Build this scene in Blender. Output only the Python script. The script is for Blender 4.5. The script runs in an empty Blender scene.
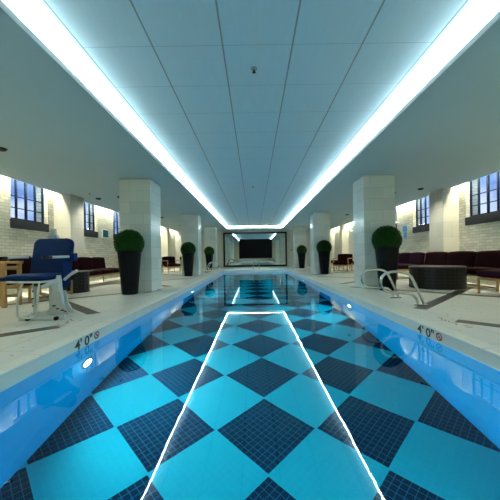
import bpy, bmesh, math, random
from math import sin, cos, pi, radians as R
from mathutils import Vector, Matrix, Quaternion
random.seed(7)
S = bpy.context.scene
C = S.collection

# ------------------------------------------------------------------ materials
def newmat(name):
    m = bpy.data.materials.new(name); m.use_nodes = True
    nt = m.node_tree; b = nt.nodes['Principled BSDF']
    return m, nt, b
def setb(b, col=None, rough=.5, metal=0, spec=.5, coat=0):
    if col is not None: b.inputs['Base Color'].default_value = (*col, 1)
    b.inputs['Roughness'].default_value = rough
    b.inputs['Metallic'].default_value = metal
    b.inputs['Specular IOR Level'].default_value = spec
    b.inputs['Coat Weight'].default_value = coat
def N(nt, t, **kw):
    n = nt.nodes.new(t)
    for k, v in kw.items(): setattr(n, k, v)
    return n
def math_(nt, op, a, b=None, c=None):
    n = N(nt, 'ShaderNodeMath', operation=op)
    for i, v in enumerate((a, b, c)):
        if v is None: continue
        if isinstance(v, (int, float)): n.inputs[i].default_value = v
        else: nt.links.new(v, n.inputs[i])
    return n.outputs[0]
def mixc(nt, f, a, b):
    n = N(nt, 'ShaderNodeMix', data_type='RGBA')
    for i, v in ((0, f), (6, a), (7, b)):
        if isinstance(v, (int, float)): n.inputs[i].default_value = v
        elif isinstance(v, tuple): n.inputs[i].default_value = (*v, 1)
        else: nt.links.new(v, n.inputs[i])
    return n.outputs[2]
def noise(nt, scale, detail=3, vec=None, stretch=None):
    tc = N(nt, 'ShaderNodeTexCoord'); v = tc.outputs['Object']
    if stretch:
        mp = N(nt, 'ShaderNodeMapping'); mp.inputs['Scale'].default_value = stretch
        nt.links.new(v, mp.inputs[0]); v = mp.outputs[0]
    n = N(nt, 'ShaderNodeTexNoise'); n.inputs['Scale'].default_value = scale; n.inputs['Detail'].default_value = detail
    nt.links.new(v, n.inputs['Vector'])
    return n.outputs[0]
def bump(nt, b, h, strength=.3, dist=.01):
    n = N(nt, 'ShaderNodeBump'); n.inputs['Strength'].default_value = strength; n.inputs['Distance'].default_value = dist
    nt.links.new(h, n.inputs['Height']); nt.links.new(n.outputs[0], b.inputs['Normal'])
def plain(name, col, rough=.5, metal=0, spec=.5, coat=0, var=.12, vs=8, bmp=0, bs=60):
    m, nt, b = newmat(name); setb(b, col, rough, metal, spec, coat)
    c2 = tuple(x * (1 - var) for x in col)
    nt.links.new(mixc(nt, noise(nt, vs), col, c2), b.inputs['Base Color'])
    if bmp: bump(nt, b, noise(nt, bs), bmp, .004)
    return m
def emit(name, col, st):
    m = bpy.data.materials.new(name); m.use_nodes = True; nt = m.node_tree
    nt.nodes.clear(); e = N(nt, 'ShaderNodeEmission'); o = N(nt, 'ShaderNodeOutputMaterial')
    e.inputs[0].default_value = (*col, 1); e.inputs[1].default_value = st
    nt.links.new(e.outputs[0], o.inputs[0]); return m
def fract_line(nt, v, w):        # 1 inside a joint of half width w (in cell units)
    f = math_(nt, 'FRACT', v)
    d = math_(nt, 'ABSOLUTE', math_(nt, 'SUBTRACT', f, .5))
    return math_(nt, 'GREATER_THAN', d, .5 - w)
def xyz(nt):
    tc = N(nt, 'ShaderNodeTexCoord'); s = N(nt, 'ShaderNodeSeparateXYZ')
    nt.links.new(tc.outputs['Object'], s.inputs[0]); return s.outputs[0], s.outputs[1], s.outputs[2]

CX = .065                     # centre line of the pool and the coffer
TS = .6795                    # ceiling tile
# ceiling tiles: white, with the blue glow of the pool tinted into their colour
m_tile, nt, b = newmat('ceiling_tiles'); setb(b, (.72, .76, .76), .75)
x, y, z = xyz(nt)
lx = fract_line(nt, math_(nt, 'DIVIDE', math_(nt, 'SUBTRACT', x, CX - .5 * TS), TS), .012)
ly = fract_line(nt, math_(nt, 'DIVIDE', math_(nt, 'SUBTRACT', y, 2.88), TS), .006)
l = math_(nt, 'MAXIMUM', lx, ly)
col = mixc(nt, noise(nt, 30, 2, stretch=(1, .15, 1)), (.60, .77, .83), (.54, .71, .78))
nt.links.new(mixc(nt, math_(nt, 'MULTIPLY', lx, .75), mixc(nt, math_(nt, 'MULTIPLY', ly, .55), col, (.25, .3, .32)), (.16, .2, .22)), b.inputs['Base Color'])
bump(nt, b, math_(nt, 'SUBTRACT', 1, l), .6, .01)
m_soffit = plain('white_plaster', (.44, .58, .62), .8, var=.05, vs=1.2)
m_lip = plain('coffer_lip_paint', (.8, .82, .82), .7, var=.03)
# stone blocks with joints, for vertical faces
def stone(name, c1, c2, bw, bh, joint, jc, rough, jw=.006, spec=.5, off=.5, vein=True):
    m, nt, b = newmat(name); setb(b, c1, rough, spec=spec)
    x, y, z = xyz(nt); u = math_(nt, 'ADD', x, y)
    row = math_(nt, 'DIVIDE', z, bh)
    sh = math_(nt, 'MULTIPLY', math_(nt, 'FLOOR', row), off)
    uu = math_(nt, 'ADD', math_(nt, 'DIVIDE', u, bw), sh)
    l = math_(nt, 'MAXIMUM', fract_line(nt, row, jw / bh), fract_line(nt, uu, jw / bw))
    cid = N(nt, 'ShaderNodeTexWhiteNoise', noise_dimensions='2D'); cv = N(nt, 'ShaderNodeCombineXYZ')
    nt.links.new(math_(nt, 'FLOOR', uu), cv.inputs[0]); nt.links.new(math_(nt, 'FLOOR', row), cv.inputs[1]); nt.links.new(cv.outputs[0], cid.inputs[0])
    base = mixc(nt, cid.outputs[0], c1, c2)
    base = mixc(nt, math_(nt, 'MULTIPLY', noise(nt, 5, 5, stretch=(.4, .4, 3)), .35), base, c2)
    nt.links.new(mixc(nt, math_(nt, 'MULTIPLY', l, joint), base, jc), b.inputs['Base Color'])
    h = math_(nt, 'ADD', math_(nt, 'SUBTRACT', 1, l), math_(nt, 'MULTIPLY', noise(nt, 25, 4), .5 if not vein else .03))
    bump(nt, b, h, .5, .008)
    return m
m_column = stone('limestone_blocks', (.70, .74, .67), (.60, .64, .58), .62, .262, .5, (.33, .35, .33), .2, jw=.004)
m_pil = stone('polished_stone_blocks', (.56, .55, .46), (.48, .47, .40), .9, .42, .5, (.25, .25, .23), .16, jw=.004)
m_brick = stone('white_painted_brick', (.68, .66, .54), (.48, .47, .38), .22, .075, .7, (.26, .25, .21), .7, jw=.006, vein=False)
m_plainwall = stone('cream_wall_panels', (.62, .60, .50), (.57, .55, .46), .9, 3.2, .5, (.38, .37, .3), .6, jw=.005)
m_far = stone('stone_panels', (.56, .56, .50), (.48, .49, .44), 1.0, .6, .4, (.33, .33, .3), .3, jw=.005)
# deck
m_floor, nt, b = newmat('deck_stone_tiles'); setb(b, (.5, .5, .45), .28)
x, y, z = xyz(nt)
lx = fract_line(nt, math_(nt, 'DIVIDE', math_(nt, 'SUBTRACT', math_(nt, 'ABSOLUTE', math_(nt, 'SUBTRACT', x, CX)), 2.32), 1.24), .003)
ly = fract_line(nt, math_(nt, 'DIVIDE', math_(nt, 'ADD', y, .2), .93), .0035)
n1 = noise(nt, 1.6, 6); n2 = noise(nt, 14, 5)
base = mixc(nt, n1, (.80, .80, .71), (.66, .67, .60))
base = mixc(nt, math_(nt, 'MULTIPLY', n2, .3), base, (.55, .55, .49))
nt.links.new(mixc(nt, math_(nt, 'MULTIPLY', math_(nt, 'MAXIMUM', lx, ly), .75), base, (.16, .16, .15)), b.inputs['Base Color'])
r = N(nt, 'ShaderNodeMapRange'); r.inputs[3].default_value = .2; r.inputs[4].default_value = .42
nt.links.new(n2, r.inputs[0]); nt.links.new(r.outputs[0], b.inputs['Roughness'])
m_coping, nt, b = newmat('coping_stone'); setb(b, (.6, .6, .52), .35)
x, y, z = xyz(nt)
ly = fract_line(nt, math_(nt, 'DIVIDE', y, 1.24), .0025)
base = mixc(nt, noise(nt, 3, 5), (.84, .83, .73), (.70, .70, .61))
nt.links.new(mixc(nt, math_(nt, 'MULTIPLY', ly, .6), base, (.25, .26, .25)), b.inputs['Base Color'])
m_band = plain('dark_stone_inlay', (.04, .04, .037), .3, var=.3)
m_waterline = plain('waterline_stone', (.66, .70, .66), .35, var=.15, vs=5)
m_poolwall = plain('pool_plaster', (.003, .33, .60), .7, spec=0, var=.08, vs=1.5)  # plaster is white; the blue tint of the water is put into its colour
m_grey = plain('fixture_grey', (.3, .34, .36), .4)
# pool floor: mosaic diamonds
AA, X0, Y0 = .4387, .081, 2.155
m_poolfloor, nt, b = newmat('pool_floor_mosaic'); setb(b, (.1, .5, .6), .6, spec=0)
x, y, z = xyz(nt)
dx = math_(nt, 'SUBTRACT', x, X0); dy = math_(nt, 'SUBTRACT', y, Y0)
u = math_(nt, 'DIVIDE', math_(nt, 'ADD', dx, dy), 2 * AA); v = math_(nt, 'DIVIDE', math_(nt, 'SUBTRACT', dy, dx), 2 * AA)
par = math_(nt, 'FLOORED_MODULO', math_(nt, 'ADD', math_(nt, 'FLOOR', u), math_(nt, 'FLOOR', v)), 2)
dark = math_(nt, 'LESS_THAN', par, .5)
edge = math_(nt, 'MAXIMUM', fract_line(nt, u, .011), fract_line(nt, v, .011))
dark = math_(nt, 'MULTIPLY', dark, math_(nt, 'SUBTRACT', 1, edge))
# offset by half a joint so the grid centres in the diamond
g = math_(nt, 'MAXIMUM', fract_line(nt, math_(nt, 'MULTIPLY', u, 12), .04), fract_line(nt, math_(nt, 'MULTIPLY', v, 12), .04))
cid = N(nt, 'ShaderNodeTexWhiteNoise', noise_dimensions='2D'); cv = N(nt, 'ShaderNodeCombineXYZ')
nt.links.new(math_(nt, 'FLOOR', math_(nt, 'MULTIPLY', u, 12)), cv.inputs[0]); nt.links.new(math_(nt, 'FLOOR', math_(nt, 'MULTIPLY', v, 12)), cv.inputs[1]); nt.links.new(cv.outputs[0], cid.inputs[0])
navy = mixc(nt, cid.outputs[0], (.0015, .008, .028), (.003, .013, .038))
navy = mixc(nt, g, navy, (.018, .13, .18))
light = mixc(nt, cid.outputs[0], (.008, .295, .36), (.007, .285, .35))
light = mixc(nt, math_(nt, 'MULTIPLY', g, .10), light, (.05, .6, .7))
nt.links.new(mixc(nt, dark, light, navy), b.inputs['Base Color'])
# water
m_water = bpy.data.materials.new('pool_water'); m_water.use_nodes = True; nt = m_water.node_tree; nt.nodes.clear()
o = N(nt, 'ShaderNodeOutputMaterial'); rf = N(nt, 'ShaderNodeBsdfRefraction'); gl = N(nt, 'ShaderNodeBsdfGlossy'); fr = N(nt, 'ShaderNodeFresnel'); mx = N(nt, 'ShaderNodeMixShader')
rf.inputs['IOR'].default_value = 1.333; rf.inputs['Roughness'].default_value = 0; rf.inputs['Color'].default_value = (.72, .97, 1, 1)
gl.inputs['Roughness'].default_value = .006; gl.inputs['Color'].default_value = (1, 1, 1, 1); fr.inputs[0].default_value = 1.333
h = math_(nt, 'ADD', noise(nt, 1.6, 2, stretch=(.55, 1, 1)), math_(nt, 'MULTIPLY', noise(nt, 7, 2, stretch=(.4, 1, 1)), .10))
bp = N(nt, 'ShaderNodeBump'); bp.inputs['Strength'].default_value = 1; bp.inputs['Distance'].default_value = .0016
nt.links.new(h, bp.inputs['Height'])
for n in (rf, gl, fr): nt.links.new(bp.outputs[0], n.inputs['Normal'])
nt.links.new(fr.outputs[0], mx.inputs[0]); nt.links.new(rf.outputs[0], mx.inputs[1]); nt.links.new(gl.outputs[0], mx.inputs[2]); nt.links.new(mx.outputs[0], o.inputs[0])

m_cove = emit('cove_led', (.82, .98, 1), 36)
m_wallled = emit('wall_wash_led', (1, .97, .74), 95)
m_lens = emit('pool_lamp_lens', (.75, .92, 1), 40)
m_mirror, nt, b = newmat('mirror_glass'); setb(b, (.62, .68, .66), .015, 1)
nt.links.new(mixc(nt, noise(nt, 2), (.62, .68, .66), (.6, .66, .64)), b.inputs['Base Color'])
m_black = plain('black_metal', (.006, .006, .006), .4, var=.2, spec=.2)
m_screen = plain('dark_screen', (.002, .002, .002), .6, var=.1, spec=.03)
m_screen_edge = plain('screen_trim_silver', (.5, .53, .52), .3, .8)
m_winframe = plain('navy_window_paint', (.004, .010, .028), .6, spec=.05)
m_sill = plain('dark_slate_sill', (.022, .024, .03), .6, spec=.15)
m_planter = plain('black_planter', (.003, .004, .006), .45, var=.3, spec=.08)
m_soil = plain('dark_soil', (.03, .02, .012), .9, bmp=.6)
m_leaf, nt, b = newmat('boxwood_leaf'); setb(b, (.01, .06, .01), .6, spec=.08)
nt.links.new(mixc(nt, noise(nt, 9, 3), (.002, .016, .002), (.010, .055, .006)), b.inputs['Base Color'])
m_chrome = plain('polished_steel', (.62, .62, .58), .16, 1, var=.05)
m_wood, nt, b = newmat('oak_wood'); setb(b, (.4, .23, .09), .42)
nt.links.new(mixc(nt, noise(nt, 6, 5, stretch=(8, 8, .6)), (.42, .24, .08), (.26, .14, .045)), b.inputs['Base Color'])
m_maroon = plain('maroon_fabric', (.011, .0014, .0028), .85, var=.35, spec=.04, vs=20, bmp=.3, bs=300)
m_plum = plain('plum_fabric', (.014, .0025, .009), .8, var=.3, spec=.04, vs=20, bmp=.3, bs=300)
m_drum = plain('black_pierced_metal', (.005, .005, .006), .4, spec=.25)
m_liner = plain('dark_bronze_liner', (.03, .026, .024), .6, spec=.2)
m_drumtop = plain('grey_glass_top', (.05, .045, .05), .3)
m_blue = plain('blue_vinyl', (.0012, .015, .075), .5, var=.2, spec=.05)
m_white = plain('white_powder_coat', (.62, .68, .70), .35, var=.06)
m_greyp = plain('grey_white_plastic', (.48, .53, .50), .4, var=.1)
m_ink = plain('black_tile_ink', (.01, .01, .012), .4)
m_red = plain('red_tile_ink', (.28, .012, .012), .4)
m_teal = plain('teal_print', (.01, .16, .19), .6, var=.7, vs=9, spec=.1)
m_signblue = plain('blue_sign_paint', (.04, .25, .62), .4)
m_orange = plain('orange_mark', (.40, .18, .10), .6, var=.4, vs=30)
m_glass = bpy.data.materials.new('window_glass'); m_glass.use_nodes = True; nt = m_glass.node_tree; nt.nodes.clear()
o = N(nt, 'ShaderNodeOutputMaterial'); tr = N(nt, 'ShaderNodeBsdfTransparent'); gl = N(nt, 'ShaderNodeBsdfGlossy'); mx = N(nt, 'ShaderNodeMixShader'); 
gl.inputs['Roughness'].default_value = .05; tr.inputs[0].default_value = (.88, .94, 1, 1); mx.inputs[0].default_value = .07
nt.links.new(tr.outputs[0], mx.inputs[1]); nt.links.new(gl.outputs[0], mx.inputs[2]); nt.links.new(mx.outputs[0], o.inputs[0])

# ------------------------------------------------------------------ mesh helpers
def tagobj(o, label=None, cat=None, group=None, kind=None):
    if label: o['label'] = label
    if cat: o['category'] = cat
    if group: o['group'] = group
    if kind: o['kind'] = kind
    return o
def empty(name, loc=(0, 0, 0), rz=0, **kw):
    o = bpy.data.objects.new(name, None); C.objects.link(o); o.location = loc; o.rotation_euler = (0, 0, rz)
    o.empty_display_size = .1
    return tagobj(o, **kw)
def obj(name, bm, mat, parent=None, smooth=False, bevel=0, seg=2, recalc=True, **kw):
    me = bpy.data.meshes.new(name)
    if recalc: bmesh.ops.recalc_face_normals(bm, faces=bm.faces)
    bm.to_mesh(me); bm.free(); me.materials.append(mat)
    if smooth:
        for p in me.polygons: p.use_smooth = True
    o = bpy.data.objects.new(name, me); C.objects.link(o)
    if parent: o.parent = parent
    if bevel:
        md = o.modifiers.new('bevel', 'BEVEL'); md.width = bevel; md.segments = seg; md.limit_method = 'ANGLE'; md.angle_limit = R(40)
    return tagobj(o, **kw)
def B(): return bmesh.new()
def box(bm, x0, y0, z0, x1, y1, z1, mt=None):
    vs = [bm.verts.new((x, y, z)) for x in (x0, x1) for y in (y0, y1) for z in (z0, z1)]
    if mt is not None:
        for v in vs: v.co = mt @ v.co
    a = vs
    for f in ((0, 1, 3, 2), (4, 6, 7, 5), (0, 4, 5, 1), (2, 3, 7, 6), (0, 2, 6, 4), (1, 5, 7, 3)): bm.faces.new([a[i] for i in f])
    return vs
def lathe(bm, prof, cx=0, cy=0, n=32, cap=True):
    rings = []
    for r, z in prof: rings.append([bm.verts.new((cx + r * cos(2 * pi * k / n), cy + r * sin(2 * pi * k / n), z)) for k in range(n)])
    for a, b_ in zip(rings, rings[1:]):
        for k in range(n): bm.faces.new((a[k], a[(k + 1) % n], b_[(k + 1) % n], b_[k]))
    if cap:
        bm.faces.new(rings[0][::-1]); bm.faces.new(rings[-1])
def cyl(bm, p0, p1, r0, r1=None, n=12):
    tube(bm, [p0, p1], r0 if r1 is None else (r0, r1), n)
def tube(bm, pts, r, n=10):
    pts = [Vector(p) for p in pts]; rings = []
    prev = None
    for i, p in enumerate(pts):
        t = (pts[min(i + 1, len(pts) - 1)] - pts[max(i - 1, 0)]).normalized()
        if prev is None:
            a = Vector((0, 0, 1)) if abs(t.z) < .9 else Vector((1, 0, 0)); u = t.cross(a).normalized()
        else: u = (prev - t * prev.dot(t)).normalized()
        prev = u; w = t.cross(u)
        rr = r if isinstance(r, (int, float)) else r[0] + (r[1] - r[0]) * i / (len(pts) - 1)
        rings.append([bm.verts.new(p + (u * cos(2 * pi * k / n) + w * sin(2 * pi * k / n)) * rr) for k in range(n)])
    for a, b_ in zip(rings, rings[1:]):
        for k in range(n): bm.faces.new((a[k], a[(k + 1) % n], b_[(k + 1) % n], b_[k]))
    bm.faces.new(rings[0][::-1]); bm.faces.new(rings[-1])
def spline(pts, n=8):
    pts = [Vector(p) for p in pts]; out = []
    P = [pts[0]] + pts + [pts[-1]]
    for i in range(1, len(P) - 2):
        for k in range(n):
            t = k / n; a, b_, c, d = P[i - 1], P[i], P[i + 1], P[i + 2]
            out.append(.5 * ((2 * b_) + (-a + c) * t + (2 * a - 5 * b_ + 4 * c - d) * t * t + (-a + 3 * b_ - 3 * c + d) * t ** 3))
    out.append(pts[-1]); return out
def cushion(bm, x0, y0, z0, x1, y1, z1, r=.04, mt=None, puff=.02):
    tmp = B(); box(tmp, x0, y0, z0, x1, y1, z1)
    bmesh.ops.subdivide_edges(tmp, edges=tmp.edges[:], cuts=7, use_grid_fill=True)
    c = Vector(((x0 + x1) / 2, (y0 + y1) / 2, (z0 + z1) / 2)); hs = Vector(((x1 - x0) / 2, (y1 - y0) / 2, (z1 - z0) / 2))
    r = min(r, *hs)
    for v in tmp.verts:
        d = v.co - c; q = Vector([max(-hs[i] + r, min(hs[i] - r, d[i])) for i in range(3)])
        e = d - q
        if e.length > 1e-6: d = q + e.normalized() * r
        bulge = [1 - (d[i] / hs[i]) ** 2 for i in range(3)]
        d.z += math.copysign(puff, d.z) * max(0, bulge[0] * bulge[1]) if abs(d.z) > hs.z * .5 else 0
        v.co = c + d
    if mt is not None:
        for v in tmp.verts: v.co = mt @ v.co
    me = bpy.data.meshes.new('t'); tmp.to_mesh(me); tmp.free(); bm.from_mesh(me); bpy.data.meshes.remove(me)
def copy_tree(o, parent=None):
    c = o.copy(); C.objects.link(c); c.parent = parent
    for ch in [k for k in KIDS(o)]: copy_tree(ch, c)
    return c
def KIDS(o): return [k for k in list(bpy.data.objects) if k.parent == o]

# ------------------------------------------------------------------ dimensions
PL, PR = -1.806, 1.922           # pool edges
PN, PF = -1.2, 17.0              # near and far ends
ZW, ZP = -.13, -1.32             # water level, pool floor
WL, WR, YB, YF = -5.67, 5.80, -4.5, 21.3
ZS, ZC = 2.64, 2.85              # soffit, tile ceiling
EL, ER, EN, EF = -1.82, 1.955, -1.7, 20.2   # coffer edges
COL_Y = (6.9, 12.75, 18.6); CLI, CRI, CW = -2.385, 2.57, .735

# ------------------------------------------------------------------ shell
bm = B()
o_ = .12
box(bm, WL, YB, -.25, PL - o_, YF, 0); box(bm, PR + o_, YB, -.25, WR, YF, 0)
box(bm, PL - o_, YB, -.25, PR + o_, PN - o_, 0); box(bm, PL - o_, PF + o_, -.25, PR + o_, YF, 0)
obj('floor', bm, m_floor, kind='structure', label='pale stone tile deck around the pool')
# coping: rounded lip swept round the pool
prof = [(-o_, -.02), (.002, -.02), (.012, -.017), (.016, -.009), (.012, -.002), (0, .002), (-.1, .003), (-o_, .0005)]
bm = B(); rings = []
for sx, sy, X, Y in ((1, 1, PL, PN), (-1, 1, PR, PN), (-1, -1, PR, PF), (1, -1, PL, PF)):
    rings.append([bm.verts.new((X + sx * p, Y + sy * p, q)) for p, q in prof])
for i in range(4):
    a, c = rings[i], rings[(i + 1) % 4]
    for k in range(len(prof)): bm.faces.new((a[k], a[(k + 1) % len(prof)], c[(k + 1) % len(prof)], c[k]))
obj('trim_1', bm, m_coping, kind='structure', label='rounded pale stone coping round the pool')
pool = empty('pool_basin', ((PL + PR) / 2, 8, 0), kind='structure', label='long rectangular pool basin with a blue diamond mosaic floor')
def shift(o): o.location = (-(PL + PR) / 2, -8, 0); return o
def ringwall(prof):
    bm = B(); rings = []
    for sx, sy, X, Y in ((1, 1, PL, PN), (-1, 1, PR, PN), (-1, -1, PR, PF), (1, -1, PL, PF)):
        rings.append([bm.verts.new((X + sx * p, Y + sy * p, q)) for p, q in prof])
    for i in range(4):
        a, c = rings[i], rings[(i + 1) % 4]
        for k in range(len(prof) - 1): bm.faces.new((a[k], a[k + 1], c[k + 1], c[k]))
    return bm
shift(obj('waterline_band', ringwall([(-.002, -.019), (-.002, -.155)]), m_waterline, pool, label='pale stone band at the waterline'))
rc = .10
shift(obj('pool_wall', ringwall([(-.002, -.155), (-.002, ZP + rc)] + [(-.002 + rc * (1 - cos(a)), ZP + rc * (1 - sin(a))) for a in [pi / 2 * k / 6 for k in range(1, 7)]]), m_poolwall, pool, smooth=True, label='plastered pool wall with the blue of the water put into its colour'))
bm = B(); e = rc - .003
bm.faces.new([bm.verts.new(p) for p in ((PL + e, PN + e, ZP), (PR - e, PN + e, ZP), (PR - e, PF - e, ZP), (PL + e, PF - e, ZP))])
shift(obj('pool_floor', bm, m_poolfloor, pool, label='checkered diamond mosaic of navy and cyan'))
bm = B()
bm.faces.new([bm.verts.new(p) for p in ((PL - .001, PN - .001, ZW), (PR + .001, PN - .001, ZW), (PR + .001, PF + .001, ZW), (PL - .001, PF + .001, ZW))])
obj('pool_water', bm, m_water, recalc=False, kind='structure', label='still clear pool water reflecting the lit coffer')

# soffit with the coffer opening
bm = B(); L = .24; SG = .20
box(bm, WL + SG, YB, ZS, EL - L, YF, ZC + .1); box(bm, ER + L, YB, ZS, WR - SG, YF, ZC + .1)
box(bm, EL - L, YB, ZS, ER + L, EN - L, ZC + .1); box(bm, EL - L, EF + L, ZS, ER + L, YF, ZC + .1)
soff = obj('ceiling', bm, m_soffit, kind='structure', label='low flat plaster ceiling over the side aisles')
bm = B(); t = .055
box(bm, EL - L, EN - L, ZS, EL, EF + L, ZS + t); box(bm, ER, EN - L, ZS, ER + L, EF + L, ZS + t)
box(bm, EL, EN - L, ZS, ER, EN, ZS + t); box(bm, EL, EF, ZS, ER, EF + L, ZS + t)
obj('coffer_ledge', bm, m_soffit, soff)
bm = B(); q = .004
box(bm, EL + .0005, EN, ZS - .002, EL + q, EF, ZS + t); box(bm, ER - q, EN, ZS - .002, ER - .0005, EF, ZS + t)
box(bm, EL + q, EF - q, ZS - .002, ER - q, EF - .0005, ZS + t); box(bm, EL + q, EN + .0005, ZS - .002, ER - q, EN + q, ZS + t)
obj('coffer_lip', bm, m_lip, soff, label='thin white lip round the coffer')
bm = B()
for xx in (EL - .06, ER + .06): box(bm, xx - .012, EN - .1, ZS + t, xx + .012, EF + .1, ZS + .148)
box(bm, EL, EF + .05, ZS + t, ER, EF + .075, ZS + .148)
obj('light_channel', bm, m_lip, soff)
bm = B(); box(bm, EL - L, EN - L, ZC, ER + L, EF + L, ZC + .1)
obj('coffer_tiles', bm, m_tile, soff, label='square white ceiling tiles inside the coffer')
bm = B()
box(bm, WL - .3, YB, ZC + .05, WL + SG, YF, ZC + .1); box(bm, WR - SG, YB, ZC + .05, WR + .3, YF, ZC + .1)
obj('slot_cap', bm, m_lip, soff)

# light strips in the coffer, each run one thing
def strip(name, segs, mat, label, cat='light', axis='y', group=None):
    bm = B()
    for (x0, y0, x1, y1, z0, z1) in segs: box(bm, x0, y0, z0, x1, y1, z1)
    return obj(name, bm, mat, label=label, cat=cat, group=group)
def runy(x, y0, y1, z, up=True, w=.085, n=22):
    d = (y1 - y0) / n
    return [(x - w / 2, y0 + d * k + .02, x + w / 2, y0 + d * (k + 1) - .02, z, z + .012) for k in range(n)]
strip('led_strip', runy(EL - .06, EN - .1, EF + .1, ZS + .15), m_cove, 'white light strip hidden in the coffer edge on the window side with the pool lift')
strip('led_strip', runy(ER + .06, EN - .1, EF + .1, ZS + .15), m_cove, 'white light strip hidden in the coffer edge above the ladder rails')
strip('led_strip', [(EL + k * .36, EF + .04, EL + k * .36 + .34, EF + .085, ZS + .15, ZS + .162) for k in range(10)], m_cove, 'short white light strip across the far end of the coffer')
strip('wall_wash_strip', runy(WL + .10, YB + .1, YF - .1, ZC + .02, w=.05, n=26), m_wallled, 'warm light strip hidden above the brick wall behind the pool lift')
strip('wall_wash_strip', runy(WR - .10, YB + .1, YF - .1, ZC + .02, w=.05, n=26), m_wallled, 'warm light strip hidden above the brick wall behind the drum table')

# windows and brick walls
WZ0, WZA = 1.76, 1.54
WINL = [(6.93, 8.17), (9.62, 10.76), (12.0, 13.2)]
WINR = [(6.85, 8.08), (9.62, 10.76), (12.0, 13.2)]
def sidewall(name, xi, xo, wins, label):
    bm = B(); a, c = min(xi, xo), max(xi, xo)
    yb = 14.2
    box(bm, a, YB, -.25, c, yb, WZA)
    ys = YB
    for y0, y1 in wins: box(bm, a, ys, WZA, c, y0, ZC + .1); ys = y1
    box(bm, a, ys, WZA, c, yb, ZC + .1)
    o = obj(name, bm, m_brick, kind='structure', label=label)
    bm = B(); box(bm, a, yb, -.25, c, YF + .2, ZC + .1); obj('wall_panel', bm, m_plainwall, o, label='plain cream panelling further along the wall')
sidewall('wall_left', WL, WL - .35, WINL, 'white painted brick wall with small high windows, lift side')
sidewall('wall_right', WR, WR + .35, WINR, 'white painted brick wall with small high windows, ladder side')
bm = B(); box(bm, WL - .35, YF, -.25, WR + .35, YF + .2, ZC + .1); wb = obj('wall_back', bm, m_far, kind='structure', label='far end wall of pale stone panels')
bm = B(); box(bm, WL - .35, YB - .2, -.25, WR + .35, YB, ZC + .1); obj('wall_front', bm, m_plainwall, kind='structure', label='near end wall')
def window(i, xi, sgn, y0, y1, label):
    w = empty('window_%d' % i, (xi + sgn * .12, (y0 + y1) / 2, WZ0), kind='structure', label=label)
    hw = (y1 - y0) / 2; H = ZC - WZ0 - .02
    bm = B()
    for yy, t_ in ((-hw + .025, .05), (hw - .025, .05), (-hw * .5, .045), (0, .06), (hw * .5, .045)): box(bm, -.02, yy - t_ / 2, 0, .02, yy + t_ / 2, H)
    box(bm, -.02, -hw, 0, .02, hw, .05); box(bm, -.02, -hw, H - .04, .02, hw, H)
    for zz in (.30, .58): box(bm, -.012, -hw, zz - .011, .012, hw, zz + .011)
    obj('frame', bm, m_winframe, w, bevel=.004, label='dark navy glazing frame')
    bm = B(); box(bm, -.004, -hw + .02, .02, .004, hw - .02, H - .02); obj('pane', bm, m_glass, w)
    bm = B(); box(bm, -sgn * .14 if sgn > 0 else -.06, -hw - .03, WZA - WZ0 + .002, .06 if sgn > 0 else .14, hw + .03, 0.0)
    obj('sill', bm, m_sill, w, bevel=.005, label='thick dark slate sill')
nl = ['nearest high window of the brick wall behind the pool lift', 'second high window along the lift side, half hidden by the stone pier', 'third high window along the lift side, beside the first column']
nr = ['nearest high window behind the drum table, cut by the frame', 'second high window of the ladder side, beyond the stone pier', 'third high window of the ladder side, hidden behind the column']
for i, (y0, y1) in enumerate(WINL): window(i + 1, WL, -1, y0, y1, nl[i])
for i, (y0, y1) in enumerate(WINR): window(i + 4, WR, 1, y0, y1, nr[i])
# wall piers
def pier(x0, x1, y0, y1, label, mat=m_pil, name='wall_pier'):
    bm = B(); box(bm, x0, y0, 0, x1, y1, ZC + .04); return obj(name, bm, mat, kind='structure', bevel=.006, label=label)
pier(WL, -5.19, 8.42, 9.07, 'polished stone pier on the brick wall behind the pool lift')
pier(5.35, WR, 8.36, 9.03, 'polished stone pier on the brick wall behind the drum table')
for y in (14.6, 18.1): pier(WL, WL + .42, y, y + .5, 'cream pier further along the lift side wall', m_plainwall); 
for y in (14.6, 18.1): pier(WR - .42, WR, y, y + .5, 'cream pier further along the ladder side wall', m_plainwall)

# columns
ordn = ['nearest', 'second', 'farthest']
for k, y in enumerate(COL_Y):
    for s in (-1, 1):
        bm = B(); x0, x1 = (CLI - CW, CLI) if s < 0 else (CRI, CRI + CW)
        box(bm, x0, y, 0, x1, y + CW, ZS)
        obj('column', bm, m_column, kind='structure', bevel=.008, label='%s square limestone column on the %s side of the pool' % (ordn[k], 'pool lift' if s < 0 else 'ladder'))

# dark inlay bands in the deck, laid as a diagonal lattice
nb = 2
def band(p, q, w=.18):
    global nb
    p, q = Vector((*p, 0)), Vector((*q, 0)); d = (q - p).normalized(); n = Vector((-d.y, d.x, 0)) * w / 2
    bm = B()
    vs = [bm.verts.new((v.x, v.y, zz)) for zz in (-.004, .0012) for v in (p - n, p + n, q + n, q - n)]
    for f in ((0, 3, 2, 1), (4, 5, 6, 7), (0, 1, 5, 4), (1, 2, 6, 5), (2, 3, 7, 6), (3, 0, 4, 7)): bm.faces.new([vs[i] for i in f])
    obj('trim_%d' % nb, bm, m_band, kind='structure', label='dark stone band inlaid diagonally in the deck'); nb += 1
for s in (-1, 1):
    xs = -2.32 if s < 0 else 2.38
    for k in range(4):
        ya = 4.28 + 3.85 * k
        ln = 2.75
        band((xs, ya), (xs + s * ln, ya + ln))
        yb = 3.50 + 3.85 * k
        band((xs, yb), (xs + s * ln, yb - ln))

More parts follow.
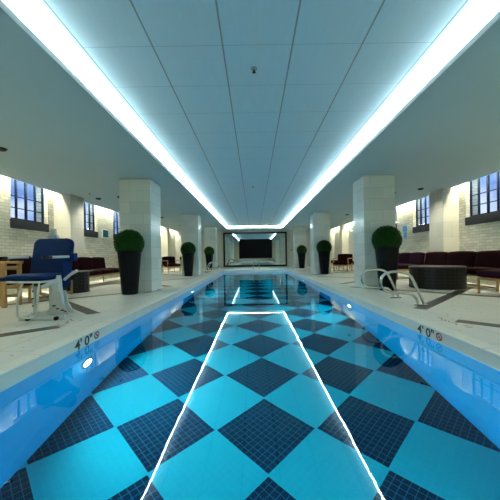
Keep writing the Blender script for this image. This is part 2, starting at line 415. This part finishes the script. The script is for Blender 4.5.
# ------------------------------------------------------------------ far wall: mirror and screen
mr = empty('wall_mirror', (.09, YF - .02, .04), label='huge black framed mirror covering the far wall behind the pool', cat='mirror')
hw, H = 2.28, 2.47
bm = B(); f_ = .12
box(bm, -hw, -.06, 0, hw, 0, f_); box(bm, -hw, -.06, H - f_, hw, 0, H); box(bm, -hw, -.06, f_, -hw + f_, 0, H - f_); box(bm, hw - f_, -.06, f_, hw, 0, H - f_)
obj('frame', bm, m_black, mr, bevel=.006)
bm = B(); box(bm, -hw + f_, -.02, f_, hw - f_, -.004, H - f_); obj('mirror_glass', bm, m_mirror, mr)
tv = empty('television', (.12, YF - .12, .62), label='wide black switched-off television mounted on the far mirror', cat='television')
bm = B(); box(bm, -1.18, -.05, 0, 1.18, 0, 1.39); obj('housing', bm, m_black, tv, bevel=.012)
bm = B(); box(bm, -1.15, -.056, .03, 1.15, -.051, 1.36); obj('screen', bm, m_screen, tv)
bm = B(); box(bm, -1.16, -.062, -.02, 1.16, -.02, -.001); obj('bottom_trim', bm, m_screen_edge, tv, label='thin silver strip under the screen')
bm = B(); box(bm, -.3, .001, .4, .3, .035, 1.0); obj('wall_bracket', bm, m_black, tv)
sw = empty('wall_switch', (2.68, YF, 1.12), label='small dark switch plate on stone wall beside the mirror', cat='switch')
bm = B(); box(bm, -.06, -.015, 0, .06, -.001, .16); obj('plate', bm, m_grey, sw, bevel=.004)
bm = B(); box(bm, -.02, -.022, .05, .02, -.016, .11); obj('rocker', bm, m_black, sw)

# ------------------------------------------------------------------ topiaries
def make_topiary():
    r = empty('potted_topiary', label='x', cat='potted plant', group='topiaries in tall black planters')
    bm = B()
    lathe(bm, [(.155, 0), (.165, .01), (.245, .90), (.255, .93), (.262, .94), (.262, .955), (.24, .955), (.235, .90)], n=40, cap=False)
    bm.verts.ensure_lookup_table(); bm.faces.new([bm.verts[i] for i in range(40)][::-1])
    obj('planter', bm, m_planter, r, smooth=False, label='tall tapered black planter')
    bm = B(); lathe(bm, [(.236, .88), (.236, .90)], n=32); obj('soil', bm, m_soil, r)
    bm = B(); cyl(bm, (0, 0, .885), (0, 0, 1.0), .03); obj('stem', bm, m_wood, r)
    bm = B(); rnd = random.Random(3); cz, RR = 1.115, .30
    bmesh.ops.create_icosphere(bm, subdivisions=4, radius=RR * .93)
    for v in bm.verts:
        d = v.co.normalized(); k = 1 + .025 * sin(11 * d.x + 3 * d.y) * cos(9 * d.y - 7 * d.z) + rnd.uniform(-.015, .015)
        v.co = Vector((d.x * RR * .93 * k, d.y * RR * .93 * k, cz + d.z * RR * .93 * k))
    for i in range(5200):
        d = Vector((rnd.gauss(0, 1), rnd.gauss(0, 1), rnd.gauss(0, 1))).normalized()
        p = Vector((0, 0, cz)) + d * RR * rnd.uniform(.93, 1.06)
        a = (d + Vector((rnd.uniform(-1, 1), rnd.uniform(-1, 1), rnd.uniform(-1, 1))) * .75).normalized()
        s = a.cross(Vector((rnd.uniform(-1, 1), rnd.uniform(-1, 1), rnd.uniform(-1, 1)))).normalized()
        ln, w = rnd.uniform(.014, .024), rnd.uniform(.006, .010)
        q = [p - a * ln * .5, p + s * w, p + a * ln * .6, p - s * w]
        bm.faces.new([bm.verts.new(k) for k in q])
    obj('foliage', bm, m_leaf, r, label='clipped round ball of green leaves')
    return r
top0 = make_topiary(); first = True
for k, y in enumerate(COL_Y):
    for s in (-1, 1):
        t_ = top0 if first else copy_tree(top0); first = False
        t_.location = ((CLI - CW / 2 + .0) if s < 0 else (CRI + CW / 2), y - .345, 0); t_.rotation_euler = (0, 0, k * 1.3 + s)
        t_['label'] = 'clipped ball topiary in tall black planter before the %s column on the %s side' % (ordn[k], 'pool lift' if s < 0 else 'ladder')

# ------------------------------------------------------------------ grab rails
def make_rail():
    r = empty('grab_rail', label='x', cat='pool rail', group='chrome grab rails by the pool edge')
    k = [(.62, 0, 0), (.585, 0, .10), (.47, 0, .36), (.42, 0, .45), (.34, 0, .505), (.22, 0, .525), (.08, 0, .515), (-.01, 0, .46), (-.04, 0, .38), (-.03, 0, .30), (.02, 0, .235), (.12, 0, .205), (.28, 0, .195), (.42, 0, .175), (.50, 0, .10), (.52, 0, 0)]
    bm = B(); tube(bm, spline(k, 6), .021, 12); obj('rail_tube', bm, m_chrome, r, smooth=True)
    for x in (.62, .52):
        bm = B(); lathe(bm, [(.05, .001), (.05, .010), (.035, .022), (.022, .026)], cx=x, n=20); obj('flange', bm, m_chrome, r)
    return r
ra = make_rail(); ra.location = (1.98, 4.55, 0.003); ra['label'] = 'chrome grab rail at the pool edge, nearer of the pair by the topiary'
rb_ = copy_tree(ra); rb_.location = (1.98, 5.35, .003); rb_['label'] = 'chrome grab rail at the pool edge, farther of the pair by the topiary'
rc_ = copy_tree(ra); rc_.location = (-1.86, 15.0, .003); rc_.rotation_euler = (0, 0, pi); rc_['label'] = 'far chrome grab rail past the second column on the pool lift side, nearer of two'
rd_ = copy_tree(ra); rd_.location = (-1.86, 15.6, .003); rd_.rotation_euler = (0, 0, pi); rd_['label'] = 'far chrome grab rail past the second column on the pool lift side, farther of two'
re_ = copy_tree(ra); re_.location = (-.05, 17.06, .003); re_.rotation_euler = (0, 0, pi / 2); re_.scale = (.8, 1, .8); re_['label'] = 'small chrome grab rail at the far pool end, nearer the lift side'
rf_ = copy_tree(ra); rf_.location = (.3, 17.06, .003); rf_.rotation_euler = (0, 0, pi / 2); rf_.scale = (.8, 1, .8); rf_['label'] = 'small chrome grab rail at the far pool end, nearer the ladder side'

# ------------------------------------------------------------------ furniture
def make_sofa(name, length, depth, label, cat='sofa', back=True, fab=None, hs=.44, hb=.84, seats=2, arms=False, group=None, loop=False):
    """front along local -Y, length along X, origin at the base centre"""
    fab = fab or m_maroon
    r = empty(name, label=label, cat=cat, group=group); hl, hd = length / 2, depth / 2
    for sx in (-1, 1):
        for sy in (-1, 1):
            bm = B(); x = sx * (hl - .05); y = sy * (hd - .05); zt = hs - .14 if sy < 0 or not back else hb - .08
            cyl(bm, (x, y, 0), (x, y + (0 if sy < 0 or not back else .05), zt), .022, .026, 10); obj('leg', bm, m_wood, r)
    bm = B()
    zf = hs - .17
    box(bm, -hl + .03, -hd + .03, zf, hl - .03, -hd + .07, zf + .05); box(bm, -hl + .03, hd - .08, zf, hl - .03, hd - .04, zf + .05)
    box(bm, -hl + .03, -hd + .07, zf, -hl + .07, hd - .08, zf + .05); box(bm, hl - .07, -hd + .07, zf, hl - .03, hd - .08, zf + .05)
    box(bm, -hl + .05, -hd + .035, .05, hl - .05, -hd + .06, .085)
    obj('seat_rail', bm, m_wood, r, bevel=.004)
    w = (length - .02) / seats
    for k in range(seats):
        bm = B(); x = -hl + .01 + w * k
        cushion(bm, x + .004, -hd, zf + .052, x + w - .004, hd - (.14 if back else 0), hs + .02, .045); obj('seat_cushion', bm, fab, r, smooth=True)
        if back:
            bm = B(); M = Matrix.Translation((0, hd - .14, hs)) @ Matrix.Rotation(R(-8), 4, 'X')
            cushion(bm, x + .004, -.0, -.03, x + w - .004, .13, hb - hs, .04, M); obj('back_cushion', bm, fab, r, smooth=True)
    if arms:
        for sx in (-1, 1):
            bm = B(); box(bm, sx * (hl - .03) - .025, -hd + .02, hs + .16, sx * (hl - .03) + .025, hd - .1, hs + .2)
            box(bm, sx * (hl - .03) - .02, -hd + .03, hs - .12, sx * (hl - .03) + .02, -hd + .08, hs + .16); obj('arm', bm, m_wood, r, bevel=.006)
    return r
def put(o, x, y, rz): o.location = (x, y, 0); o.rotation_euler = (0, 0, rz); return o
# lift side: facing the pool (+X): rotate front (-Y) to +X => +90 deg
put(make_sofa('sofa', 2.35, .78, 'long maroon sofa on light wood legs between drum table and first column', seats=3), -4.83, 9.05 , R(90))
put(make_sofa('sofa', 1.34, .8, 'maroon wooden sofa behind the counter stool and pool lift', seats=2), -4.45, 6.03, R(90))
# ladder side
put(make_sofa('sofa', 3.1, .42, 'long dark maroon wall sofa behind the large drum table', seats=3), 5.12, 7.55, R(-90))
put(make_sofa('sofa', 2.2, .9, 'maroon sofa with wooden legs beyond the drum table, beside the stone pier', seats=3, fab=m_plum), 4.85, 10.3, R(-90))
put(make_sofa('daybed', 1.3, .95, 'plum cushioned daybed on oak legs cut by the frame edge', cat='daybed', back=False, fab=m_plum, seats=1), 5.02, 5.42, R(0))
ch0 = make_sofa('armchair', .75, .75, 'x', cat='armchair', seats=1, arms=True, group='armchairs in the far aisles')
put(ch0, -4.35, 15.6, R(40)); ch0['label'] = 'maroon armchair in the far lift side aisle, nearest the second column'
for x, y, a, lb in ((-4.95, 14.5, 90, 'maroon armchair against the cream wall in the lift side aisle'),
                    (-3.9, 17.2, 20, 'maroon armchair deepest in the lift side aisle'),
                    (4.25, 14.2, -35, 'maroon armchair with wooden front in the far ladder side aisle'),
                    (5.0, 15.2, -90, 'maroon armchair against the cream wall in the ladder side aisle')):
    c = copy_tree(ch0); put(c, x, y, R(a)); c['label'] = lb
put(make_sofa('sofa', 2.0, .8, 'far maroon sofa below the cream wall in the ladder side aisle', seats=2), 4.9, 17.3, R(-90))
put(make_sofa('sofa', 1.6, .8, 'far maroon sofa below the cream wall in the lift side aisle', seats=2), -4.85, 12.3, R(90))

def make_drum(x, y, rad, h, label):
    r = empty('drum_table', (x, y, 0), label=label, cat='side table', group='pierced black drum tables')
    bm = B(); n, m = int(rad * 56), 6
    def P(i, j): a = 2 * pi * i / n; return Vector((rad * cos(a), rad * sin(a), .03 + (h - .06) * j / m))
    # diamond lattice: each cell leaves a lens shaped hole
    for i in range(n):
        for j in range(m):
            cs = [P(i, j), P(i + 1, j), P(i + 1, j + 1), P(i, j + 1)]; c = sum(cs, Vector()) / 4
            mid = [(cs[k] + cs[(k + 1) % 4]) / 2 for k in range(4)]
            inn = [c + (q - c) * .62 for q in mid]
            V = [bm.verts.new(q) for q in cs]; I = [bm.verts.new(q) for q in inn]
            for k in range(4):
                bm.faces.new((V[k], V[(k + 1) % 4], I[k]))
                bm.faces.new((V[(k + 1) % 4], I[(k + 1) % 4], I[k]))
    bmesh.ops.remove_doubles(bm, verts=bm.verts, dist=1e-5)
    o = obj('pierced_side', bm, m_drum, r); md = o.modifiers.new('s', 'SOLIDIFY'); md.thickness = .006
    bm = B(); lathe(bm, [(rad - .02, h - .031), (rad + .006, h - .031), (rad + .006, h - .012), (rad - .005, h)], n=56); obj('table_top', bm, m_drumtop, r)
    bm = B(); lathe(bm, [(rad - .05, .03), (rad - .05, h - .035)], n=48); obj('inner_liner', bm, m_liner, r)
    bm = B(); lathe(bm, [(rad - .03, 0), (rad + .004, 0), (rad + .004, .031), (rad - .03, .031)], n=56); obj('base_ring', bm, m_drum, r)
    return r
make_drum(4.30, 7.0, .58, .50, 'large black pierced drum table in front of the maroon wall sofa')
make_drum(-4.3, 7.12, .30, .50, 'smaller black pierced drum table behind the pool lift chair')

# counter stool
st = empty('counter_stool', (-4.32, 5.08, 0), 0, label='tall light wooden counter stool with rungs beside the pool lift', cat='stool')
for sx in (-1, 1):
    for sy in (-1, 1):
        bm = B(); box(bm, sx * .17 - .03, sy * .16 - .022, 0, sx * .17 + .03, sy * .16 + .022, .73); obj('leg', bm, m_wood, st, bevel=.005)
bm = B(); box(bm, -.22, -.2, .731, .22, .2, .775); obj('seat', bm, m_wood, st, bevel=.008)
for z in (.14, .30, .46, .62):
    for sy in (-1, 1):
        bm = B(); box(bm, -.14, sy * .16 - .011, z, .14, sy * .16 + .011, z + .045); obj('rung', bm, m_wood, st, bevel=.004)
    for sx in (-1, 1):
        bm = B(); box(bm, sx * .17 - .011, -.138, z + .03, sx * .17 + .011, .138, z + .07); obj('rung', bm, m_wood, st, bevel=.004)
bx = empty('storage_box', (-4.32, 5.08, .776), R(20), label='small black box lying on the wooden counter stool', cat='box')
bm = B(); box(bm, -.09, -.07, 0, .09, .07, .05); obj('body', bm, m_black, bx, bevel=.006)
bm = B(); box(bm, -.095, -.075, .051, .095, .075, .07); obj('lid', bm, m_black, bx, bevel=.006)

# ------------------------------------------------------------------ pool lift
lf = empty('pool_lift', (-2.62, 4.05, 0), 0, label='blue seated accessibility pool lift on a white base at the deck edge', cat='pool lift')
def part(name, bm, mat, **kw): return obj(name, bm, mat, lf, **kw)
bm = B()   # base casting: wide foot that rises to a wedge
vs = [(-.48, -.18, 0), (.14, -.18, 0), (-.18, .44, 0), (-.48, .44, 0), (-.46, -.16, .045), (.12, -.16, .06), (-.19, .42, .05), (-.46, .42, .045)]
V = [bm.verts.new(p) for p in vs]
for f in ((0, 3, 2, 1), (4, 5, 6, 7), (0, 1, 5, 4), (1, 2, 6, 5), (2, 3, 7, 6), (3, 0, 4, 7)): bm.faces.new([V[i] for i in f])
part('base_plate', bm, m_greyp, bevel=.012)
bm = B()   # side gusset
for y0, y1 in ((-.06, -.045), (.065, .08)):
    a = [(.11, .06), (-.20, .06), (-.13, .16), (-.10, .36), (.0, .36), (.03, .20)]
    f0 = [bm.verts.new((x, y0, z)) for x, z in a]; f1 = [bm.verts.new((x, y1, z)) for x, z in a]
    bm.faces.new(f0); bm.faces.new(f1[::-1])
    for k in range(6): bm.faces.new((f0[k], f0[(k + 1) % 6], f1[(k + 1) % 6], f1[k]))
part('gusset', bm, m_greyp, bevel=.003)
bm = B(); M = Matrix.Translation((-.04, .01, .055)) @ Matrix.Rotation(R(-6), 4, 'Y')
box(bm, -.045, -.045, 0, .045, .045, .52, M); part('mast', bm, m_white, bevel=.008)
bm = B(); tube(bm, [(-.42, .05, .06), (-.42, .05, .50)], .026, 8); box(bm, -.455, .02, .04, -.385, .08, .075); part('rear_post', bm, m_greyp)
for z in (.16, .26, .36): 
    bm = B(); cyl(bm, (-.42, .019, z), (-.42, .012, z), .011); part('post_hole', bm, m_black)
bm = B(); M = Matrix.Translation((-.16, -.16, .43)) @ Matrix.Rotation(R(-24), 4, 'Y'); box(bm, 0, -.025, -.02, .24, .03, .025, M); part('lift_arm', bm, m_white, bevel=.008)
bm = B(); cyl(bm, (-.36, -.02, .46), (-.05, -.02, .50), .03); part('actuator', bm, m_black)
# seat group faces toward camera-left
SA = R(-8)
SM = Matrix.Translation((-.35, .0, .50)) @ Matrix.Rotation(SA, 4, 'Z')      # local: front = -Y
def sbox(bm, *a): box(bm, *a, SM)
bm = B(); cushion(bm, -.27, -.24, .02, .29, .22, .10, .035, SM, puff=.008); part('seat', bm, m_blue, smooth=True, label='blue moulded seat')
bm = B(); M2 = SM @ Matrix.Translation((0, .22, .06)) @ Matrix.Rotation(R(-10), 4, 'X')
# rounded backrest panel
tmp = []; w, h0, rr = .31, .545, .10
for cx_, cz_, a0 in ((w - rr, h0 - rr, 0), (-w + rr, h0 - rr, 90), (-w + .05, .05, 180), (w - .05, .05, 270)):
    r_ = rr if cz_ > .2 else .05
    for k in range(7): a = R(a0 + 15 * k); tmp.append((cx_ + r_ * cos(a), cz_ + r_ * sin(a)))
f0 = [bm.verts.new(M2 @ Vector((x, -.03, z))) for x, z in tmp]; f1 = [bm.verts.new(M2 @ Vector((x, .035, z))) for x, z in tmp]
bm.faces.new(f0); bm.faces.new(f1[::-1]); n = len(tmp)
for k in range(n): bm.faces.new((f0[k], f0[(k + 1) % n], f1[(k + 1) % n], f1[k]))
part('backrest', bm, m_blue, bevel=.012, label='tall rounded blue backrest')
bm = B(); sbox(bm, -.25, -.22, -.01, .26, .20, .018); part('seat_pan', bm, m_white, bevel=.006)
for sx in (-1, 1):
    bm = B(); p = lambda x, y, z: SM @ Vector((x, y, z))
    tube(bm, [p(sx * .335, .20, .33), p(sx * .335, -.12, .325)], .018); part('armrest', bm, m_white, smooth=True, label='white armrest tube')
    bm = B(); tube(bm, [p(sx * .335, -.12, .325), p(sx * .335, -.26, .32)], .020); part('armrest_grip', bm, m_black, smooth=True)
    bm = B(); cushion(bm, sx * .36 - .04, .18, .27 if sx > 0 else .30, sx * .36 + (.04 if sx > 0 else -.0), .28, .38 if sx > 0 else .35, .015, SM, puff=0); part('armrest_pivot', bm, m_blue, smooth=True)
    if sx < 0: continue
    bm = B(); sbox(bm, sx * .305 - .012, .10, -.10, sx * .305 + .012, .24, .34); part('side_bracket', bm, m_blue, bevel=.004)
bm = B(); tube(bm, [(.06, -.05, .52), (.16, -.08, .59), (.27, -.12, .64)], .019); part('swing_handle', bm, m_white)
bm = B(); q = lambda x, y, z: SM @ Vector((x + .10, y + .07, z))
tube(bm, spline([q(-.12, -.26, 0), q(-.14, -.31, -.20), q(-.14, -.33, -.38), q(-.10, -.34, -.44), q(.10, -.34, -.44), q(.14, -.33, -.38), q(.14, -.31, -.20), q(.12, -.26, 0)], 5), .012); part('footrest', bm, m_greyp, smooth=True, label='pale bent tube footrest')
bm = B(); cushion(bm, -.50, -.26, .015, -.25, -.14, .065, .02, SM, puff=0); part('leg_pad', bm, m_blue, smooth=True)
for (x, z, c) in ((-.03, .12, m_red), (.03, .10, m_ink), (-.08, .16, m_ink), (.07, .085, m_red)):
    bm = B(); box(bm, x - .022, -.064, z, x + .022, -.0605, z + .02); part('warning_sticker', bm, c)
for x in (-.33, .04):
    bm = B(); cyl(bm, (x, -.184, .028), (x, -.215, .028), .026, n=20); part('wheel', bm, m_black)
bm = B(); box(bm, -.44, .36, .055, -.31, .42, 1.16); box(bm, -.41, .37, 1.16, -.34, .41, 1.25); part('rear_casing', bm, m_greyp, bevel=.008)
# worn marks on the deck
def marks(name, pts, mat, label, w=.012):
    bm = B()
    for (a, c_) in pts:
        a, c_ = Vector((*a, 0)), Vector((*c_, 0)); d = (c_ - a).normalized(); n_ = Vector((-d.y, d.x, 0)) * w / 2
        vs = [bm.verts.new((v.x, v.y, zz)) for zz in (-.001, .0015) for v in (a - n_, a + n_, c_ + n_, c_ - n_)]
        for f in ((0, 3, 2, 1), (4, 5, 6, 7), (0, 1, 5, 4), (1, 2, 6, 5), (2, 3, 7, 6), (3, 0, 4, 7)): bm.faces.new([vs[i] for i in f])
    obj(name, bm, mat, label=label, cat='floor marking')
rnd = random.Random(5); seg = []
for k in range(9):
    x = -2.36 + rnd.uniform(-.03, .03); y = 3.42 + k * .055
    seg.append(((x, y), (x + rnd.uniform(-.07, .07), y + .05)))
marks('deck_marking', seg, m_orange, 'worn reddish marking strokes on the deck before the pool lift')
seg = []
for k in range(8):
    x = 2.28 + rnd.uniform(-.015, .015); y = 3.45 - k * .07 + .25
    seg.append(((x, y), (x + rnd.uniform(-.05, .05), y - .05)))
marks('deck_marking', seg, m_orange, 'worn orange marking strokes on the deck beyond the grab rails, ladder side')

# ------------------------------------------------------------------ depth markers on the waterline band
def text_mesh(bm, s, size, M, sx=1):
    cu = bpy.data.curves.new('t', 'FONT'); cu.body = s; cu.size = size; cu.extrude = .0008; cu.offset = .0026
    o = bpy.data.objects.new('t', cu); C.objects.link(o)
    me = bpy.data.meshes.new_from_object(o, depsgraph=bpy.context.evaluated_depsgraph_get())
    me.transform(M); bm.from_mesh(me)
    bpy.data.objects.remove(o); bpy.data.curves.remove(cu); bpy.data.meshes.remove(me)
def marker(s, y, label):
    X = PL - .002 if s < 0 else PR + .002
    # local text plane: u along reading direction, v up, facing the water
    if s < 0: M = Matrix(((0, 0, 1, 0), (1, 0, 0, 0), (0, 1, 0, 0), (0, 0, 0, 1)))
    else: M = Matrix(((0, 0, -1, 0), (-1, 0, 0, 0), (0, 1, 0, 0), (0, 0, 0, 1)))
    r = empty('depth_marker', (X - s * .0015, y, -.126), label=label, cat='sign')
    def T(u, v=0): return M @ Matrix.Translation((u, v, 0)) 
    bm = B(); sc = Matrix.Diagonal((1.35, 1, 1, 1))
    text_mesh(bm, "4'", .135, T(-.23) @ sc); obj('numeral', bm, m_ink, r)
    bm = B(); text_mesh(bm, '0"', .135, T(-.06) @ sc); obj('numeral', bm, m_ink, r)
    bm = B(); c = Vector((.18, .052)); n = 28
    for k in range(n):
        a0, a1 = 2 * pi * k / n, 2 * pi * (k + 1) / n
        ps = [(c.x + .055 * cos(a0), c.y + .042 * sin(a0)), (c.x + .055 * cos(a1), c.y + .042 * sin(a1)), (c.x + .038 * cos(a1), c.y + .027 * sin(a1)), (c.x + .038 * cos(a0), c.y + .027 * sin(a0))]
        bm.faces.new([bm.verts.new(M @ Vector((p[0], p[1], .001))) for p in ps])
    bm.faces.new([bm.verts.new(M @ Vector((c.x + p[0], c.y + p[1], .0014))) for p in ((-.040, .024), (-.028, .034), (.040, -.022), (.028, -.032))])
    obj('prohibition_ring', bm, m_red, r, label='red ring with diagonal bar')
    bm = B()
    for (x0, z0, x1, z1, w) in ((-.03, -.014, .004, .006, .009), (.004, .006, .026, -.004, .007), (-.008, .0, -.014, .018, .006)):
        d = Vector((x1 - x0, z1 - z0)).normalized(); nn = Vector((-d.y, d.x)) * w / 2
        ps = [Vector((x0, z0)) - nn, Vector((x0, z0)) + nn, Vector((x1, z1)) + nn, Vector((x1, z1)) - nn]
        bm.faces.new([bm.verts.new(M @ Vector((c.x + p.x, c.y + p.y, .0006))) for p in ps])
    obj('diver_figure', bm, m_ink, r)
marker(-1, 3.20, 'four foot depth marker with no diving symbol below the pool lift')
marker(1, 3.28, 'four foot depth marker with no diving symbol on the ladder side')

# ------------------------------------------------------------------ underwater lamps
def pool_lamp(s, y, power, label, near=False):
    X = PL if s < 0 else PR
    r = empty('pool_lamp', (X, y, -.72), label=label, cat='pool light', group='underwater lamps in the pool walls')
    bm = B(); M = Matrix.Rotation(R(90), 4, 'Y')
    t_ = B(); lathe(t_, [(.115, 0), (.115, .014), (.085, .02), (.085, .004)], n=28, cap=False)
    for v in t_.verts: v.co = M @ v.co; v.co.x *= -s
    me = bpy.data.meshes.new('q'); t_.to_mesh(me); t_.free(); bm.from_mesh(me); bpy.data.meshes.remove(me)
    obj('bezel', bm, m_chrome, r, smooth=True)
    bm = B(); lathe(bm, [(.084, .003), (.06, .010), (.0001, .013)], n=24, cap=False)
    for v in bm.verts: v.co = M @ v.co; v.co.x *= -s
    obj('lens', bm, m_lens, r, smooth=True)
    ld = bpy.data.lights.new('pool_lamp_light', 'SPOT'); ld.energy = power; ld.color = (.75, .92, 1) if near else (.35, .82, 1); ld.spot_size = R(168); ld.spot_blend = .6; ld.shadow_soft_size = .05
    ld.cycles.use_multiple_importance_sampling = False
    lo = bpy.data.objects.new('lamp_light', ld); C.objects.link(lo); lo.parent = r; lo.location = (-s * .05, 0, 0); lo.rotation_euler = (0, R(-90) * s * -1 if s > 0 else R(-90), 0)
    if s > 0: lo.rotation_euler = (0, R(90), 0)
PW = 66
for s, y in ((-1, 3.17), (1, 6.0), (-1, 8.6), (1, 11.5), (-1, 14.2), (1, .4), (-1, -.6), (1, 16.2)):
    near = 'depth marker' if abs(y - 3.2) < .3 else ''
    pool_lamp(s, y, PW * (2.2 if near else .6 if y == -.6 else 1.15 if s > 0 else 1), 'glaring underwater lamp in the pool wall under the depth marker' if near else 'round underwater lamp on the %s wall of the pool, %.0f metres along' % ('lift side' if s < 0 else 'ladder side', y + 1.2), bool(near))

# ------------------------------------------------------------------ ceiling fittings
m_fill = emit('fill_lamp_lens', (1, .93, .74), 1.2)
def fill_lamp(x, y, label, pw=36):  # lamp added to brighten the aisles; no such source is known there
    r = empty('added_fill_lamp', (x, y, ZS), label=label, cat='added light', group='fill lamps added to the side aisle ceilings')
    bm = B(); lathe(bm, [(.085, -.0005), (.085, -.006), (.062, -.032), (.056, -.032), (.056, -.001)], n=28, cap=False); obj('bezel', bm, m_black, r)
    bm = B(); lathe(bm, [(.054, -.002), (.03, -.004)], n=20); obj('lens', bm, m_fill, r)
    ld = bpy.data.lights.new('fill_lamp', 'SPOT'); ld.energy = pw; ld.color = (1, .95, .78); ld.spot_size = R(140); ld.spot_blend = .9; ld.shadow_soft_size = .05
    ld.cycles.use_multiple_importance_sampling = False
    lo = bpy.data.objects.new('lamp_light', ld); C.objects.link(lo); lo.parent = r; lo.location = (0, 0, -.04)
fill_lamp(-4.15, 4.9, 'dark rimmed downlight added to the low ceiling above the counter stool')
fill_lamp(-4.75, 9.1, 'dark rimmed downlight added to the low ceiling near the lift side stone pier')
fill_lamp(-4.0, 8.9, 'dark rimmed downlight added to the low ceiling beside the first lift side column')
fill_lamp(4.75, 8.4, 'dark rimmed downlight added to the low ceiling near the ladder side stone pier')
fill_lamp(4.2, 8.9, 'dark rimmed downlight added to the low ceiling behind the first ladder side column')
fill_lamp(4.3, 4.9, 'downlight added to the low ceiling above the plum daybed, outside the frame')
fill_lamp(-3.4, 1.6, 'downlight added to the low ceiling beside the near pool end, lift side')
fill_lamp(3.5, 1.6, 'downlight added to the low ceiling beside the near pool end, ladder side')
for y in (13.6, 17.4):
    fill_lamp(-4.2, y, 'downlight added over the far lift side aisle, %s' % ('nearer of two' if y < 15 else 'farther of two'))
    fill_lamp(4.3, y, 'downlight added over the far ladder side aisle, %s' % ('nearer of two' if y < 15 else 'farther of two'))
def sprinkler(x, y, z, label):
    r = empty('sprinkler_head', (x, y, z), label=label, cat='sprinkler', group='ceiling sprinkler heads')
    bm = B(); lathe(bm, [(.038, -.001), (.036, -.008), (.015, -.012)], n=20); obj('escutcheon', bm, m_grey, r)
    bm = B(); cyl(bm, (0, 0, -.013), (0, 0, -.04), .008); obj('nozzle', bm, m_black, r)
    bm = B(); lathe(bm, [(.02, -.045), (.02, -.041)], n=12); obj('deflector', bm, m_black, r)
sprinkler(.03, 3.24, ZC, 'small sprinkler head among the near coffer tiles')
sprinkler(.0, 8.7, ZC, 'small sprinkler head among the farther coffer tiles')
sprinkler(-4.6, 8.35, ZS, 'small sprinkler head in the low ceiling by the lift side pier')

# ------------------------------------------------------------------ things on the walls
pc = empty('framed_picture', (WL + .002, 11.3, 1.56), label='small teal picture on the brick wall past the second window', cat='picture')
bm = B(); box(bm, 0, -.24, 0, .03, .24, .34); obj('frame', bm, m_white, pc, bevel=.004)
bm = B(); box(bm, .031, -.2, .035, .034, .2, .305); obj('print', bm, m_teal, pc)
sg = empty('wall_sign', (WR - .002, 11.35, 1.36), label='blue cut-out wall sign above the far maroon sofa, ladder side', cat='sign')
bm = B(); box(bm, -.03, -.14, .30, -.004, .14, .50); obj('upper_panel', bm, m_signblue, sg, bevel=.006)
bm = B(); box(bm, -.03, -.11, .05, -.004, .09, .26); obj('lower_panel', bm, m_signblue, sg, bevel=.006)
bm = B(); box(bm, -.018, -.02, .0, -.004, .02, .30); obj('stem', bm, m_signblue, sg)
def sconce(y, z, label):
    r = empty('wall_sconce', (WR - .002, y, z), label=label, cat='wall lamp')
    bm = B(); box(bm, -.02, -.05, -.08, 0, .05, .06); obj('back_plate', bm, m_white, r, bevel=.004)
    bm = B(); lathe(bm, [(.10, 0), (.12, .03), (.04, .07)], cx=-.14, n=24); obj('shade', bm, m_grey, r)
    bm = B(); box(bm, -.10, -.012, .02, -.018, .012, .04); obj('arm', bm, m_grey, r)
sconce(11.75, 2.0, 'dark capped wall lamp behind the nearest ladder side topiary')
sconce(17.4, 2.2, 'dark capped wall lamp on the cream wall of the ladder side aisle')

# ------------------------------------------------------------------ world, camera
w = bpy.data.worlds.new('world'); S.world = w; w.use_nodes = True; nt = w.node_tree
bg = nt.nodes['Background']; tc = N(nt, 'ShaderNodeTexCoord'); nz = N(nt, 'ShaderNodeTexNoise'); nz.inputs['Scale'].default_value = 9; nz.inputs['Detail'].default_value = 3
nt.links.new(tc.outputs['Generated'], nz.inputs['Vector'])
rp = N(nt, 'ShaderNodeValToRGB'); rp.color_ramp.elements[0].position = .42; rp.color_ramp.elements[0].color = (.22, .36, .75, 1); rp.color_ramp.elements[1].position = .62; rp.color_ramp.elements[1].color = (.85, .92, 1.1, 1)
nt.links.new(nz.outputs[0], rp.inputs[0]); nt.links.new(rp.outputs[0], bg.inputs[0]); bg.inputs[1].default_value = .6

cam = bpy.data.cameras.new('camera'); co = bpy.data.objects.new('camera', cam); C.objects.link(co)
cam.sensor_width = 36; cam.lens = 36 * 296.5 / 500; cam.shift_x = -.008; cam.shift_y = .012; cam.clip_start = .02
co.matrix_world = Matrix.Translation((0, 0, .80)) @ Matrix.Rotation(R(.85), 4, 'Y') @ Matrix.Rotation(R(90), 4, 'X')
S.camera = co
S.view_settings.view_transform = 'Standard'; S.view_settings.look = 'None'; S.view_settings.gamma = 1; S.view_settings.exposure = 1.0
S.view_settings.use_curve_mapping = False
cy = S.cycles
cy.max_bounces = 10; cy.diffuse_bounces = 5; cy.glossy_bounces = 5; cy.transmission_bounces = 8; cy.transparent_max_bounces = 8
cy.use_denoising = True; cy.sample_clamp_indirect = 4; cy.caustics_reflective = True; cy.caustics_refractive = True; cy.blur_glossy = .3
